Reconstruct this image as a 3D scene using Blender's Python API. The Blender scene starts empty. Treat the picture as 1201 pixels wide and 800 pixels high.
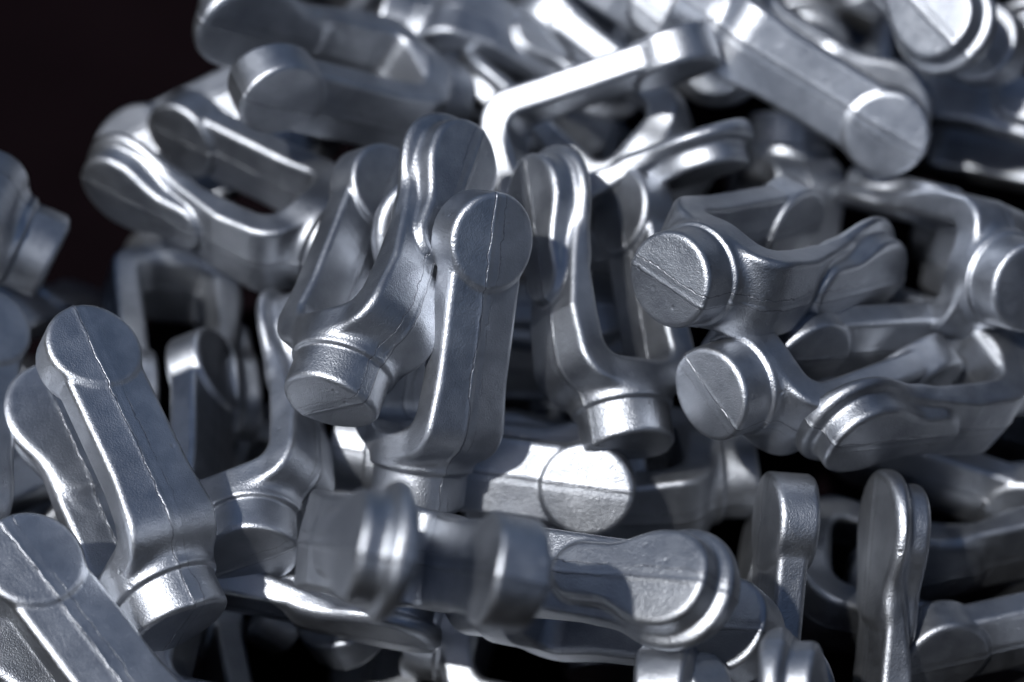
import bpy, math
import numpy as np
from mathutils import Matrix, Vector

sc = bpy.context.scene
COL = sc.collection
U = 0.04                                   # one unit of the forging = diameter of its round disc head, 40 mm

# ------------------------------------------------------------------ camera
EL = math.radians(50)
BACK = Vector((0, -math.cos(EL), math.sin(EL)))
cam_d = bpy.data.cameras.new('camera')
cam = bpy.data.objects.new('camera', cam_d)
COL.objects.link(cam)
sc.camera = cam
cam.matrix_world = Matrix.Translation(BACK * 20 * U) @ Matrix(
    ((1, 0, 0), (0, math.sin(EL), -math.cos(EL)), (0, math.cos(EL), math.sin(EL)))).to_4x4()
cam_d.sensor_width = 36
cam_d.lens = 36 * 2200 / 1201
cam_d.clip_start = 0.01
cam_d.clip_end = 100
cam_d.dof.use_dof = True
cam_d.dof.focus_distance = 18.5 * U
cam_d.dof.aperture_fstop = 3.2

# ------------------------------------------------------------------ sky and sun
SUN = Vector((-.43, -.285, .856)).normalized()
world = bpy.data.worlds.new('World')
sc.world = world
world.use_nodes = True
nt = world.node_tree
sky = nt.nodes.new('ShaderNodeTexSky')
sky.sky_type = 'NISHITA'
sky.sun_disc = False
sky.sun_elevation = math.asin(SUN.z)
sky.sun_rotation = math.atan2(SUN.x, SUN.y)
nt.links.new(sky.outputs[0], nt.nodes['Background'].inputs[0])
nt.nodes['Background'].inputs[1].default_value = 0.062
sun_d = bpy.data.lights.new('sun', 'SUN')
sun_d.energy = 4.4
sun_d.angle = math.radians(2.0)
sun_d.color = (1, .985, .96)
sun = bpy.data.objects.new('sun', sun_d)
COL.objects.link(sun)
sun.rotation_euler = SUN.to_track_quat('Z', 'Y').to_euler()
sc.view_settings.view_transform = 'Standard'
sc.view_settings.look = 'None'
sc.view_settings.exposure = 0.2
sc.view_settings.gamma = 1
sc.cycles.max_bounces = 8
sc.cycles.glossy_bounces = 6

# ------------------------------------------------------------------ materials
class NT:
    def __init__(self, mat):
        mat.use_nodes = True
        self.t = mat.node_tree
        self.b = self.t.nodes['Principled BSDF']
    def n(self, kind, **kw):
        nd = self.t.nodes.new(kind)
        for k, v in kw.items():
            if isinstance(k, str) and k in nd.inputs: nd.inputs[k].default_value = v
            else: setattr(nd, k, v)
        return nd
    def l(self, a, b): self.t.links.new(a, b)
    def math(self, op, a, b=None, c=None, clamp=False):
        nd = self.t.nodes.new('ShaderNodeMath'); nd.operation = op; nd.use_clamp = clamp
        for i, v in enumerate((a, b, c)):
            if v is None: continue
            if isinstance(v, (int, float)): nd.inputs[i].default_value = v
            else: self.l(v, nd.inputs[i])
        return nd.outputs[0]
    def ramp(self, v, lo, hi, a=0.0, b=1.0):
        nd = self.t.nodes.new('ShaderNodeMapRange'); nd.interpolation_type = 'SMOOTHSTEP'
        self.l(v, nd.inputs[0])
        for i, x in zip((1, 2, 3, 4), (lo, hi, a, b)): nd.inputs[i].default_value = x
        return nd.outputs[0]

def steel_material():
    m = bpy.data.materials.new('shot_blasted_steel')
    k = NT(m)
    tc = k.n('ShaderNodeTexCoord')
    oi = k.n('ShaderNodeObjectInfo')
    wn = k.n('ShaderNodeTexWhiteNoise', noise_dimensions='3D')
    k.l(oi.outputs['Location'], wn.inputs['Vector'])
    off = k.n('ShaderNodeVectorMath', operation='SCALE'); off.inputs['Scale'].default_value = 3.0
    k.l(wn.outputs['Color'], off.inputs[0])
    pos = k.n('ShaderNodeVectorMath', operation='ADD')
    k.l(tc.outputs['Object'], pos.inputs[0]); k.l(off.outputs[0], pos.inputs[1])
    P = pos.outputs[0]
    def noise(scale, detail=2.0, rough=.5, vec=P):
        nd = k.n('ShaderNodeTexNoise'); nd.inputs['Scale'].default_value = scale
        nd.inputs['Detail'].default_value = detail; nd.inputs['Roughness'].default_value = rough
        k.l(vec, nd.inputs['Vector']); return nd.outputs['Fac']
    grain = noise(1450, 2.0, .65)
    pits = noise(560, 1.0, .5)
    scale = noise(95, 4.0, .6)
    broad = noise(28, 3.0, .55)
    wob = noise(38, 4.0, .65)
    # trimmed flash seams: two thin uneven lines that run along the parting plane of each forging
    sp = k.n('ShaderNodeSeparateXYZ'); k.l(tc.outputs['Object'], sp.inputs[0])
    y = sp.outputs['Y']
    d1 = k.math('ABSOLUTE', k.math('SUBTRACT', k.math('SUBTRACT', y, 0.0023), k.math('MULTIPLY', k.math('SUBTRACT', wob, .5), .0075)))
    d2 = k.math('ABSOLUTE', k.math('SUBTRACT', k.math('ADD', y, 0.0026), k.math('MULTIPLY', k.math('SUBTRACT', scale, .5), .006)))
    s1 = k.ramp(d1, .00012, .00034, 1, 0)
    s2 = k.math('MULTIPLY', k.ramp(d2, .0001, .0003, 1, 0), k.ramp(broad, .42, .56))
    seam = k.math('MAXIMUM', s1, s2)
    # small dents and scratches
    vor = k.n('ShaderNodeTexVoronoi'); vor.inputs['Scale'].default_value = 100
    k.l(P, vor.inputs['Vector'])
    dent = k.math('MULTIPLY', k.ramp(vor.outputs['Distance'], .02, .15, 1, 0), k.ramp(broad, .46, .58))
    # scuffs from tumbling: short thin streaks in two directions
    def streaks(rot):
        mp = k.n('ShaderNodeMapping'); mp.inputs['Rotation'].default_value = rot; mp.inputs['Scale'].default_value = (1700, 70, 70)
        k.l(P, mp.inputs['Vector'])
        nd = k.n('ShaderNodeTexNoise'); nd.inputs['Scale'].default_value = 1.0; nd.inputs['Detail'].default_value = 1.0
        k.l(mp.outputs[0], nd.inputs['Vector'])
        return k.ramp(nd.outputs['Fac'], .70, .76)
    scuff = k.math('MULTIPLY', k.math('MAXIMUM', streaks((.3, .5, .9)), streaks((1.1, -.4, 2.2))), k.ramp(noise(40, 2.0), .5, .6))
    # colour
    mix = k.n('ShaderNodeMix', data_type='RGBA')
    mix.inputs[6].default_value = (.32, .34, .38, 1); mix.inputs[7].default_value = (.48, .505, .55, 1)
    k.l(k.ramp(k.math('ADD', k.math('MULTIPLY', broad, .6), k.math('MULTIPLY', scale, .4)), .32, .68), mix.inputs[0])
    tint = k.n('ShaderNodeHueSaturation'); k.l(mix.outputs[2], tint.inputs['Color'])
    k.l(k.math('MULTIPLY_ADD', wn.outputs['Value'], .28, .84), tint.inputs['Value'])
    dk = k.n('ShaderNodeMix', data_type='RGBA', blend_type='MULTIPLY')
    k.l(tint.outputs[0], dk.inputs[6]); dk.inputs[7].default_value = (.22, .21, .22, 1)
    k.l(k.math('MULTIPLY', seam, .6), dk.inputs[0])
    k.l(dk.outputs[2], k.b.inputs['Base Color'])
    k.b.inputs['Metallic'].default_value = 1.0
    k.l(k.math('ADD', k.math('MULTIPLY_ADD', scale, .16, .28), k.math('MULTIPLY', grain, .08)), k.b.inputs['Roughness'])
    # relief
    h = k.math('ADD', k.math('MULTIPLY', grain, 1.0), k.math('MULTIPLY', k.math('MULTIPLY', pits, k.ramp(broad, .4, .6)), .5))
    h = k.math('ADD', h, k.math('MULTIPLY', scale, .3))
    h = k.math('SUBTRACT', h, k.math('MULTIPLY', seam, .4))
    h = k.math('SUBTRACT', h, k.math('MULTIPLY', dent, 1.3))
    h = k.math('SUBTRACT', h, k.math('MULTIPLY', scuff, .12))
    bp = k.n('ShaderNodeBump'); bp.inputs['Strength'].default_value = .55; bp.inputs['Distance'].default_value = .00042
    k.l(h, bp.inputs['Height']); k.l(bp.outputs[0], k.b.inputs['Normal'])
    return m

def ground_material():
    m = bpy.data.materials.new('dark_bin_floor')
    k = NT(m)
    tc = k.n('ShaderNodeTexCoord')
    nd = k.n('ShaderNodeTexNoise'); nd.inputs['Scale'].default_value = 9; nd.inputs['Detail'].default_value = 5
    k.l(tc.outputs['Object'], nd.inputs['Vector'])
    mix = k.n('ShaderNodeMix', data_type='RGBA')
    mix.inputs[6].default_value = (.0022, .0014, .0019, 1); mix.inputs[7].default_value = (.0046, .0028, .0037, 1)
    k.l(nd.outputs['Fac'], mix.inputs[0]); k.l(mix.outputs[2], k.b.inputs['Base Color'])
    k.b.inputs['Roughness'].default_value = .95
    k.b.inputs['Specular IOR Level'].default_value = 0
    return m

STEEL = steel_material()

# ------------------------------------------------------------------ the floor under the heap
GZ = -0.163
gm = bpy.data.meshes.new('ground')
gm.from_pydata([(-40, -40, GZ), (40, -40, GZ), (40, 40, GZ), (-40, 40, GZ)], [], [(0, 1, 2, 3)])
gm.materials.append(ground_material())
ground = bpy.data.objects.new('ground', gm)
ground['kind'] = 'structure'
ground['label'] = 'near black floor in the dark corner behind the heap'
COL.objects.link(ground)

# added dark sheets, out of view, that block the bright low sky
def sky_blocker(x0, y0, x1, y1, top, th=.012):
    d = Vector((x1 - x0, y1 - y0, 0)).normalized(); n = Vector((-d.y, d.x, 0)) * th
    a, b = Vector((x0, y0, GZ)), Vector((x1, y1, GZ)); up = Vector((0, 0, top - GZ))
    vs = [a, b, b + n, a + n]; vs = vs + [v + up for v in vs]
    me = bpy.data.meshes.new('sky_blocker')
    me.from_pydata([tuple(v) for v in vs], [], [(0, 1, 2, 3), (7, 6, 5, 4), (0, 4, 5, 1), (1, 5, 6, 2), (2, 6, 7, 3), (3, 7, 4, 0)])
    me.materials.append(gm.materials[0])
    o = bpy.data.objects.new('sky_blocker', me); COL.objects.link(o)
    o['kind'] = 'structure'
    o['label'] = 'added dark sheet around the heap that blocks the low sky'
sky_blocker(-.58, -.44, .58, -.44, .20)
sky_blocker(.592, -.44, .592, .86, .27)
sky_blocker(.58, .872, -.58, .872, .30)
sky_blocker(-.592, .86, -.592, -.44, .27)

# ------------------------------------------------------------------ the forging, as one smooth implicit shape
ZH=2.85
DR=0.10
def smin(a,b,k):
    h=np.maximum(k-np.abs(a-b),0.0)/k
    return np.minimum(a,b)-h*h*k*0.25
def smax(a,b,k): return -smin(-a,-b,k)
def sstep(a,b,x):
    t=np.clip((x-a)/(b-a),0,1); return t*t*(3-2*t)
def corner(q,s):
    return np.hypot(np.maximum(q,0),np.maximum(s,0))+np.minimum(np.maximum(q,s),0)
def fork_sdf(x,y,z):
    ay=np.abs(y); dr=DR*np.maximum(ay-0.06,0.0); ax=np.abs(x)
    # U profile
    ro,ri=0.42,0.20
    lev=0.81-np.where(x>0,0.19*np.clip((z-(ZH-1.42))/0.95,0.0,1.0),0.0)
    outer=corner(ax-(lev-dr-ro),(0.56+ro)-z)-ro
    inner=corner(ax-(0.41+dr-ri),(0.88+ri)-z)-ri
    u=smax(outer,-inner,0.06)
    w=0.425+0.05*sstep(1.5,0.8,z)
    rr=np.hypot(y,z-ZH)
    arm2=np.where(z<ZH,ay-w,rr-0.425)
    body=smax(u,arm2,0.075)
    # heads
    xi=0.34+dr
    kd=smax(rr-0.5,np.maximum(ax-(0.85-dr),xi-ax),0.07)
    kd=np.where(x<0,kd,1e3)
    tp2=smin(rr-0.61,np.where(z<ZH,ay-0.425,rr-0.425)+0.0,0.25)
    tp2=smax(tp2,(ZH-1.0)-z,0.3)
    tp=smax(tp2,np.maximum(ax-(0.60-dr),xi-ax),0.11)
    tp=np.where(x>0,tp,1e3)
    # teardrop pad 
    L=0.95; r1,r2=0.48,0.30
    pz=ZH-z; t=np.clip(pz/L,0,1); st=sstep(0.1,0.75,t)
    pad2=np.hypot(y,pz-t*L)-(r1+(r2-r1)*st)
    pad=smax(pad2,np.maximum(ax-(0.85-dr),0.45-ax),0.08)
    pad=np.where(x>0,pad,1e3)
    d=smin(body,kd,0.035)
    d=smin(d,tp,0.06)
    d=smin(d,pad,0.07)
    # shank
    rc=np.hypot(x,y)
    stub=smax(rc-0.495,np.maximum(dr*0.9-z,z-0.6),0.07)
    col=smax(rc-0.545,np.maximum(0.42-z,z-0.80),0.05)
    sh=smin(stub,col,0.03)
    d=smin(d,sh,0.11)
    # flash ridge on the parting plane
    d=d-0.006*np.exp(-((y-0.05)/0.025)**2)
    return d
LO=np.array([-1.0,-0.66,-0.06]); HI=np.array([1.1,0.66,3.53])
def mesh(h):
    n=np.ceil((HI-LO)/h).astype(int)+1
    # keep a grid plane off y=0 so the crease falls on cell centres
    ax=[LO[i]+h*np.arange(n[i]) for i in range(3)]
    ax[1]=ax[1]-ax[1].mean()
    X,Y,Z=np.meshgrid(*ax,indexing='ij')
    D=fork_sdf(X,Y,Z).astype(np.float32)
    S=D<0
    c=np.zeros(tuple(n-1),np.int8)
    for i in (0,1):
        for j in (0,1):
            for k in (0,1):
                c+=S[i:n[0]-1+i,j:n[1]-1+j,k:n[2]-1+k]
    act=(c>0)&(c<8)
    idx=-np.ones(act.shape,np.int64); cells=np.argwhere(act); idx[act]=np.arange(len(cells))
    P=np.stack([ax[i][cells[:,i]]+h/2 for i in range(3)],1)
    def g(P):
        e=1e-3; G=np.empty_like(P)
        for i in range(3):
            a=P.copy();a[:,i]+=e;b=P.copy();b[:,i]-=e
            G[:,i]=(fork_sdf(*a.T)-fork_sdf(*b.T))/(2*e)
        return G
    for it in range(5):
        G=g(P); d=fork_sdf(*P.T); s=d/np.maximum((G**2).sum(1),.2)
        stp=-s[:,None]*G; m=np.linalg.norm(stp,axis=1,keepdims=True); stp*=np.minimum(1,h*.6/np.maximum(m,1e-9))
        P=P+stp
    N=g(P); N/=np.maximum(np.linalg.norm(N,axis=1,keepdims=True),1e-9)
    F=[]
    for a in range(3):
        b,cx=(a+1)%3,(a+2)%3
        sl0=[slice(None)]*3; sl1=[slice(None)]*3
        sl0[a]=slice(0,-1); sl1[a]=slice(1,None)
        A=S[tuple(sl0)]; B=S[tuple(sl1)]
        E=np.argwhere(A!=B); inside=A[tuple(E.T)]
        E2=E.copy()
        ok=(E[:,b]>0)&(E[:,cx]>0)&(E[:,b]<n[b]-1)&(E[:,cx]<n[cx]-1)
        E=E[ok]; inside=inside[ok]
        q=[]
        for (db,dc) in ((1,1),(0,1),(0,0),(1,0)):
            e=E.copy(); e[:,b]-=db; e[:,cx]-=dc
            q.append(idx[tuple(e.T)])
        q=np.stack(q,1); q[~inside]=q[~inside][:,::-1]
        F.append(q)
    return P,N,np.concatenate(F)

def build_fork_meshes(h):
    """one mesh per part of the forging: dict name -> mesh"""
    P, N, F = mesh(h)
    c = P[F].mean(1)
    x, y, z = c.T
    rr = np.hypot(y, z - ZH)
    pz = ZH - z
    st = sstep(0.1, 0.75, np.clip(pz / 0.95, 0, 1))
    pad2 = np.hypot(y, pz - np.clip(pz, 0, .95)) - (.48 - .18 * st)
    part = np.full(len(F), 'yoke_base', dtype=object)
    part[z < .72] = 'collar'
    part[(z < .425)] = 'shank'
    arm = (z > 1.05)
    part[arm & (x < 0)] = 'disc_arm'
    part[arm & (x > 0)] = 'pad_arm'
    part[(x < 0) & (rr < .515) & (z > 2.2)] = 'disc_head'
    part[(x > 0) & (rr < .63) & (z > 2.1)] = 'plate_head'
    part[(x > 0.635) & (pad2 < .03) & (z > 1.55)] = 'teardrop_pad'
    out = {}
    for name in ('yoke_base', 'collar', 'shank', 'disc_arm', 'pad_arm', 'disc_head', 'plate_head', 'teardrop_pad'):
        f = F[part == name]
        idx, inv = np.unique(f, return_inverse=True)
        me = bpy.data.meshes.new(name)
        me.from_pydata((P[idx] * U).tolist(), [], inv.reshape(-1, 4).tolist())
        me.materials.append(STEEL)
        me.polygons.foreach_set('use_smooth', [True] * len(f))
        me.normals_split_custom_set_from_vertices(N[idx].tolist())
        out[name] = me
    return out

MESH = build_fork_meshes(.018)

def link(name, data, parent):
    o = bpy.data.objects.new(name, data)
    COL.objects.link(o)
    o.parent = parent
    return o

def make_fork():
    """forged fork: Empty at the shank end > shank, collar, yoke_base, two arms (> heads, pad)"""
    root = bpy.data.objects.new('forged_fork', None)
    root.empty_display_size = .01
    COL.objects.link(root)
    link('shank', MESH['shank'], root)
    link('collar', MESH['collar'], root)
    link('yoke_base', MESH['yoke_base'], root)
    a = link('fork_arm', MESH['disc_arm'], root)
    a['label'] = 'fork arm that ends in a round disc head'
    link('disc_head', MESH['disc_head'], a)
    b = link('fork_arm', MESH['pad_arm'], root)
    b['label'] = 'fork arm that ends in a plate with a teardrop pad'
    link('plate_head', MESH['plate_head'], b)
    link('teardrop_pad', MESH['teardrop_pad'], b)
    return root

def copy_fork(src):
    r = src.copy(); COL.objects.link(r)
    for ch in src.children:
        c = ch.copy(); COL.objects.link(c); c.parent = r
        for g in ch.children:
            d = g.copy(); COL.objects.link(d); d.parent = c
    return r

# where each fork lies: label, position, rotation (columns: towards the pad arm, across, along the arms)
FORKS = [
    ('central fork leaning right with teardrop pad on top and stepped shank end below left', (-0.07236, -0.05655, 0.02728),
     ((0.7285, 0.63159, 0.26531), (-0.30319, -0.05004, 0.95162), (0.6143, -0.77369, 0.15504))),
    ('central upright fork whose round disc head faces forward, in front of the leaning one', (-0.03999, -0.06422, -0.03115),
     ((-0.57168, -0.81073, 0.12611), (0.61845, -0.32479, 0.71556), (-0.53917, 0.48706, 0.68707))),
    ('upright fork right of the centre with open U between its arms and bright shank below', (0.04909, -0.04297, -0.02038),
     ((-0.83342, 0.53783, -0.12704), (-0.27442, -0.20323, 0.93989), (0.47969, 0.81819, 0.31697))),
    ('fork lying on its side beside the dark corner, long open slot facing up', (-0.06896, 0.05541, -0.00867),
     ((-0.53019, 0.08457, -0.84365), (-0.84007, 0.08232, 0.53619), (0.11479, 0.99301, 0.0274))),
    ('large leaning fork at the left with round disc head up and shank end down', (-0.12798, -0.13015, -0.01905),
     ((-0.44053, -0.76793, -0.46499), (0.00776, -0.5212, 0.8534), (-0.89771, 0.37233, 0.23556))),
    ('upright fork at lower left, shaded shank end facing forward beside the large leaning fork', (-0.10562, -0.09216, -0.02847),
     ((0.90595, 0.41002, -0.10553), (0.12141, -0.0128, 0.99252), (0.4056, -0.91199, -0.06138))),
    ('fork turned like an arch, dark inside, below the slotted fork beside the dark corner', (-0.17635, 0.13122, -0.08528),
     ((0.93586, 0.27223, 0.22376), (0.16305, 0.22841, -0.95982), (-0.31239, 0.93473, 0.16937))),
    ('fork at the left edge whose stepped shank points right into the dark gap', (-0.20401, 0.05221, -0.00485),
     ((0.47433, 0.07542, -0.87711), (0.06563, 0.99052, 0.12067), (0.87789, -0.11481, 0.46489))),
    ('fork in the bottom left corner showing a grey disc head and broad arm', (-0.11999, -0.20073, -0.04691),
     ((-0.38164, -0.66865, -0.63817), (0.05823, -0.70644, 0.70537), (-0.92248, 0.23204, 0.30854))),
    ('fork lying flat at the bottom under the blurred foreground heads, broad side in shade', (-0.16836, -0.1008, -0.06437),
     ((0.19616, -0.06884, 0.97815), (0.93024, -0.30244, -0.20783), (0.31014, 0.95068, 0.00471))),
    ('blurred foreground fork at bottom centre with both heads pointing forward', (-0.06166, -0.09876, -0.00996),
     ((-0.92913, -0.17071, 0.32798), (-0.0429, -0.83128, -0.5542), (0.36725, -0.529, 0.76504))),
    ('fork lying flat at bottom centre with a big teardrop pad facing up', (-0.01895, -0.08883, -0.05396),
     ((-0.52808, -0.27753, 0.80257), (-0.09093, -0.92118, -0.37837), (0.84431, -0.27279, 0.46122))),
    ('fork with brightly lit arm and disc head lying under the central upright forks', (-0.07795, -0.01733, -0.05063),
     ((0.10359, 0.12131, 0.98719), (0.68361, 0.71226, -0.15926), (-0.72246, 0.69135, -0.00914))),
    ('fork with its shank lying level just right of the brightly lit disc head', (0.11015, -0.01427, -0.07649),
     ((-0.05203, 0.00383, -0.99864), (0.94569, -0.32111, -0.05051), (-0.32086, -0.94703, 0.01309))),
    ('fork pointing a pale ridged shank end forward, upper of the two at right', (0.06197, -0.01479, 0.05525),
     ((0.69279, -0.28246, 0.66351), (-0.71657, -0.37304, 0.58938), (0.08104, -0.88377, -0.46084))),
    ('fork pointing a pale ridged shank end forward, lower of the two at right', (0.07905, -0.04252, 0.01655),
     ((-0.52125, 0.41071, 0.74808), (0.81937, -0.00423, 0.57325), (0.23861, 0.91175, -0.33432))),
    ('fork opening left at the right side with a shaded teardrop pad in front', (0.22929, 0.0184, -0.04325),
     ((0.39225, 0.34291, -0.85355), (-0.91979, 0.13457, -0.36862), (-0.01154, 0.92968, 0.36819))),
    ('U shaped fork at the right edge with a stepped round shank, opening left', (0.22112, 0.01515, 0.01714),
     ((0.26483, 0.8588, -0.43856), (0.66681, 0.16545, 0.72663), (0.69659, -0.48487, -0.52884))),
    ('fork with broad arm sloping down right to a grey disc head at upper right', (0.07715, 0.17512, 0.04533),
     ((0.13364, 0.49577, 0.85811), (0.86035, 0.37172, -0.34875), (-0.49187, 0.78488, -0.37686))),
    ('blurred fork hidden behind the tip of the bright bent arm and the sloping broad arm', (0.01456, 0.25156, 0.03009),
     ((-0.20213, -0.57938, 0.78959), (-0.76572, -0.40916, -0.49625), (0.61059, -0.70492, -0.36094))),
    ('blurred fork at the top right corner with a pale teardrop pad', (0.1539, 0.25608, 0.04652),
     ((-0.60706, -0.62255, 0.49387), (-0.42312, -0.27283, -0.86402), (0.67264, -0.73348, -0.09779))),
    ('fork seen edge on whose bright bent arm rises to the right at upper centre', (-0.02663, 0.10223, -0.00829),
     ((0.26594, 0.25417, 0.92988), (-0.81569, 0.5734, 0.07655), (-0.51373, -0.77885, 0.35982))),
    ('blurred fork crossing behind the bright bent arm, its own arm sloping down right', (0.08386, 0.10319, -0.01585),
     ((-0.66367, -0.30178, -0.68445), (-0.55166, -0.4205, 0.72031), (-0.50518, 0.85564, 0.1126))),
    ('fork at upper left with two shaded round heads, above the slotted fork', (-0.02966, 0.16406, -0.0134),
     ((-0.39098, -0.55837, -0.73168), (0.9181, -0.18038, -0.35294), (0.06509, -0.80975, 0.58316))),
    ('blurred fork at the top edge with ringed shank, left of the bright bent arm', (-0.06806, 0.2066, 0.00257),
     ((0.32143, -0.20534, 0.9244), (-0.09906, -0.97814, -0.18283), (0.94174, -0.03281, -0.33475))),
    ('blurred fork deep in the heap behind the bright bent arm', (0.06734, 0.28475, -0.01116),
     ((-0.52054, 0.40186, -0.75336), (0.72657, -0.25497, -0.63804), (-0.44849, -0.87949, -0.15926))),
    ('blurred fork at the right edge below the top corner pad, opening right', (0.18468, 0.20083, -0.04728),
     ((-0.2301, -0.36609, 0.90168), (-0.24037, -0.87646, -0.41719), (0.94301, -0.31273, 0.11368))),
    ('dark lying fork at lower right behind the pair of thin upright heads', (0.1038, -0.04755, -0.09175),
     ((0.11829, 0.18044, 0.97645), (0.98917, 0.06464, -0.13178), (-0.08689, 0.98146, -0.17084))),
    ('dark fork at the right edge just below the shaded teardrop pad', (0.13522, 0.03829, -0.08276),
     ((0.27883, 0.17549, 0.94417), (0.94826, 0.10515, -0.29958), (-0.15185, 0.97885, -0.13709))),
    ('fork standing up at lower right with two thin heads seen edge on', (0.12571, -0.15877, -0.10624),
     ((0.98162, -0.16836, 0.08983), (0.04597, 0.66549, 0.74499), (-0.1852, -0.72717, 0.661))),
    ('fork with stepped head poking up at the bottom edge, left of the thin upright heads', (0.07647, -0.2246, -0.12114),
     ((0.88006, -0.46266, 0.10697), (0.30821, 0.7279, 0.61251), (-0.36124, -0.50607, 0.78319))),
    ('fork with small plain head at the bottom edge, just under the big teardrop pad', (0.10945, -0.20639, -0.10997),
     ((0.93544, 0.26154, -0.23781), (-0.16758, 0.92045, 0.3531), (0.31124, -0.29045, 0.90486))),
    ('fork in the bottom right corner with a disc head and sloping arm', (0.28501, -0.05273, -0.08563),
     ((-0.23639, 0.04962, -0.97039), (0.94243, -0.23141, -0.24141), (-0.23654, -0.97159, 0.00795))),
    ('blurred fork tucked behind the slotted fork beside the dark corner', (-0.07467, 0.18733, -0.01655),
     ((0.32324, 0.28375, -0.90277), (0.24522, -0.94652, -0.2097), (-0.91399, -0.1536, -0.37554))),
    ('blurred fork behind the upper pale shank end, its own shank pointing up', (0.13847, 0.17183, -0.02765),
     ((0.3065, -0.95006, -0.05868), (-0.6986, -0.18265, -0.69181), (0.64654, 0.25303, -0.7197))),
    ('fork cut by the left edge, its bluish upright arm beside the large leaning fork', (-0.22743, -0.11346, -0.02453),
     ((-0.46757, -0.87991, -0.0845), (0.01061, -0.10117, 0.99481), (-0.88389, 0.46425, 0.05664))),
    ('fork at the bottom edge right below the blurred foreground heads', (-0.0452, -0.07654, -0.10952),
     ((-0.22067, 0.13817, 0.96551), (-0.93212, 0.26156, -0.25047), (-0.28715, -0.95525, 0.07108))),
    ('shaded fork at the bottom edge below the shank of the large leaning fork', (-0.12811, -0.17914, -0.10745),
     ((-0.84707, 0.46378, -0.25957), (-0.20711, 0.16174, 0.96486), (0.48946, 0.87106, -0.04095))),
    ('fork glimpsed in the gap between the central upright fork and the open U fork', (-0.07843, 0.04926, -0.06035),
     ((0.03567, 0.01539, 0.99925), (-0.0318, -0.99936, 0.01653), (0.99886, -0.03237, -0.03516))),
    ('fork glimpsed through the opening of the U shaped fork at the right edge', (0.21929, 0.14166, -0.08427),
     ((-0.91859, -0.17531, 0.3542), (-0.2245, -0.50613, -0.83273), (0.32526, -0.84445, 0.42557))),
    ('blurred fork between the top corner pad and the sloping broad arm', (0.1939, 0.25434, -0.08783),
     ((-0.02382, 0.80081, 0.59845), (-0.9639, 0.1404, -0.22624), (-0.26519, -0.58223, 0.76856))),
    ('fork mostly hidden under the corner fork at bottom left', (-0.24044, -0.11065, -0.09289),
     ((0.43142, 0.64163, 0.63419), (-0.53491, -0.38414, 0.75253), (0.72646, -0.66389, 0.17749))),
    ('sliver of a fork at the top edge above the two shaded round heads', (-0.08641, 0.34539, -0.06873),
     ((0.97163, 0.00717, -0.2364), (-0.23459, 0.15622, -0.95946), (0.03006, 0.9877, 0.15347))),
    ('blurred fork above the sloping broad arm at the top edge', (0.04221, 0.26231, -0.05875),
     ((-0.101, 0.01476, 0.99478), (-0.92006, -0.38183, -0.08775), (0.37854, -0.92412, 0.05214))),
    ('fork showing between the stepped shank at the left edge and the large disc head', (-0.26007, 0.02834, -0.03994),
     ((0.54396, 0.79415, 0.271), (0.54109, -0.57881, 0.61008), (0.64135, -0.18523, -0.74455))),
    ('fork at the bottom edge below the flat lying one with its broad side in shade', (-0.04864, 0.03247, -0.11454),
     ((0.29407, 0.94279, -0.15709), (-0.01886, -0.1586, -0.98716), (-0.9556, 0.29325, -0.02886))),
    ('sliver of a fork between the left edge arm and the large leaning fork', (-0.27655, -0.06457, -0.07581),
     ((-0.35764, -0.69572, 0.62295), (-0.1545, 0.70196, 0.69526), (-0.92099, 0.15241, -0.35854))),
    ('small blurred end of a fork beside the teardrop pad in the top right corner', (0.24529, 0.26103, -0.08364),
     ((-0.21248, 0.77755, -0.59183), (0.14541, 0.62408, 0.76771), (0.96629, 0.07707, -0.24567))),
    ('sliver of a fork in the dark gap under the bright bent arm', (0.01113, 0.32097, -0.08466),
     ((0.36767, 0.87069, 0.32667), (0.32647, 0.20807, -0.92202), (-0.87077, 0.44565, -0.20775))),
    ('fork mostly hidden beneath the big teardrop pad at bottom centre', (0.04294, -0.08091, -0.14321),
     ((0.99936, -0.0308, -0.01827), (0.02564, 0.25929, 0.96546), (-0.025, -0.96531, 0.25991))),
    ('fork glimpsed in the gap below the shaded shank end at lower left', (-0.11348, 0.05456, -0.13623),
     ((-0.82231, -0.56048, -0.09834), (0.23574, -0.17824, -0.95533), (0.51792, -0.80876, 0.27869))),
    ('sliver of a fork in the dark slot of the open U fork', (-0.04865, 0.1062, -0.03652),
     ((-0.298, 0.23576, 0.92499), (0.88339, 0.43527, 0.17366), (-0.36168, 0.86888, -0.33798))),
    ('fork of the same heap lying outside the picture', (0.2318, -0.12363, -0.06681),
     ((-0.53916, 0.57541, 0.61498), (0.05025, 0.75089, -0.65852), (-0.8407, -0.32415, -0.43376))),
    ('fork of the same heap lying outside the picture', (-0.27622, -0.22653, -0.10318),
     ((0.45764, 0.30048, 0.83682), (-0.64683, -0.53325, 0.54521), (0.61006, -0.79079, -0.04967))),
    ('fork of the same heap lying outside the picture', (-0.044, 0.26043, 0.00669),
     ((-0.09943, -0.9901, -0.09904), (0.20424, -0.11772, 0.97182), (-0.97386, 0.0764, 0.21392))),
    ('fork of the same heap lying outside the picture', (0.03809, 0.35937, 0.05095),
     ((0.45252, 0.60003, 0.6597), (0.84074, -0.04043, -0.53993), (-0.2973, 0.79896, -0.52276))),
    ('fork of the same heap lying outside the picture', (0.31925, 0.2956, -0.00085),
     ((-0.66554, 0.35872, -0.6545), (-0.71693, -0.06345, 0.69425), (0.20751, 0.93129, 0.29941))),
    ('fork of the same heap lying outside the picture', (0.23809, -0.25721, -0.10888),
     ((-0.21018, -0.87463, -0.43687), (0.09717, -0.46332, 0.88085), (-0.97282, 0.14269, 0.18237))),
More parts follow.
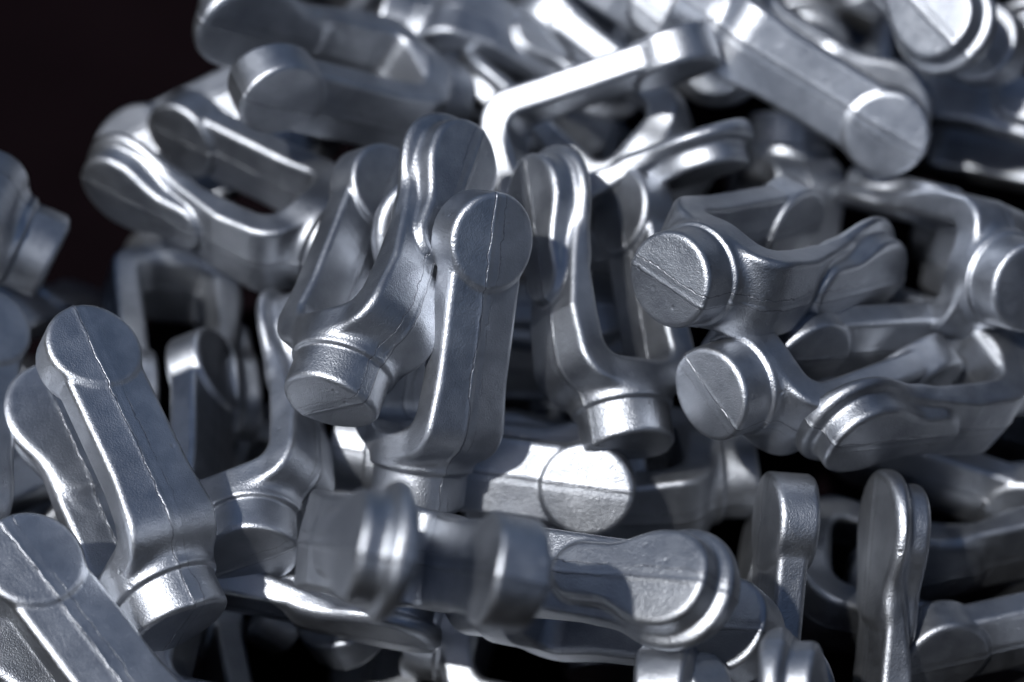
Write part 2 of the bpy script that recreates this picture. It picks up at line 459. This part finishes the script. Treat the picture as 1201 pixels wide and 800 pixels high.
    ('fork of the same heap lying outside the picture', (0.25956, -0.01159, -0.08888),
     ((-0.41393, 0.47118, 0.77888), (-0.43703, -0.85343, 0.28402), (0.79854, -0.22283, 0.55918))),
    ('fork of the same heap lying outside the picture', (-0.286, -0.13994, -0.08254),
     ((0.53735, 0.80131, -0.263), (0.04878, 0.28179, 0.95824), (0.84195, -0.52774, 0.11233))),
    ('fork of the same heap lying outside the picture', (0.33353, -0.00976, -0.05446),
     ((-0.35541, -0.86425, -0.35603), (-0.18684, 0.4389, -0.87889), (0.91585, -0.24584, -0.31747))),
    ('fork of the same heap lying outside the picture', (0.39324, 0.3759, 0.03405),
     ((-0.46263, -0.78917, -0.40397), (-0.18898, 0.53298, -0.82476), (0.86618, -0.30521, -0.3957))),
    ('fork of the same heap lying outside the picture', (0.36953, 0.18867, 0.00504),
     ((-0.83726, 0.25755, -0.48235), (0.54656, 0.42067, -0.72409), (0.01642, -0.86989, -0.49298))),
    ('fork of the same heap lying outside the picture', (-0.08293, -0.12226, -0.12968),
     ((0.16486, -0.59615, 0.78576), (0.73428, -0.45771, -0.50133), (0.65852, 0.65962, 0.36228))),
    ('fork of the same heap lying outside the picture', (-0.11253, 0.32979, -0.01218),
     ((-0.141, -0.18369, 0.97282), (0.20549, -0.96667, -0.15274), (0.96845, 0.17836, 0.17405))),
    ('fork of the same heap lying outside the picture', (0.23338, 0.29998, 0.0055),
     ((-0.55033, -0.05449, -0.83317), (-0.74829, -0.4105, 0.52111), (-0.37041, 0.91023, 0.18514))),
    ('fork of the same heap lying outside the picture', (-0.35987, -0.18131, -0.1349),
     ((0.05385, 0.43858, 0.89708), (-0.81857, -0.49512, 0.2912), (0.57188, -0.75, 0.33235))),
    ('fork of the same heap lying outside the picture', (0.02161, -0.15221, -0.13439),
     ((-0.01898, -0.59134, -0.8062), (0.44601, 0.71666, -0.53616), (0.89483, -0.36975, 0.25015))),
]

proto = make_fork()
for i, (label, p, R) in enumerate(FORKS):
    o = proto if i == 0 else copy_fork(proto)
    o.matrix_world = Matrix.Translation(p) @ Matrix(R).to_4x4()
    o['label'] = label
    o['category'] = 'metal fork'
    o['group'] = 'forged steel forks heaped in the bin'
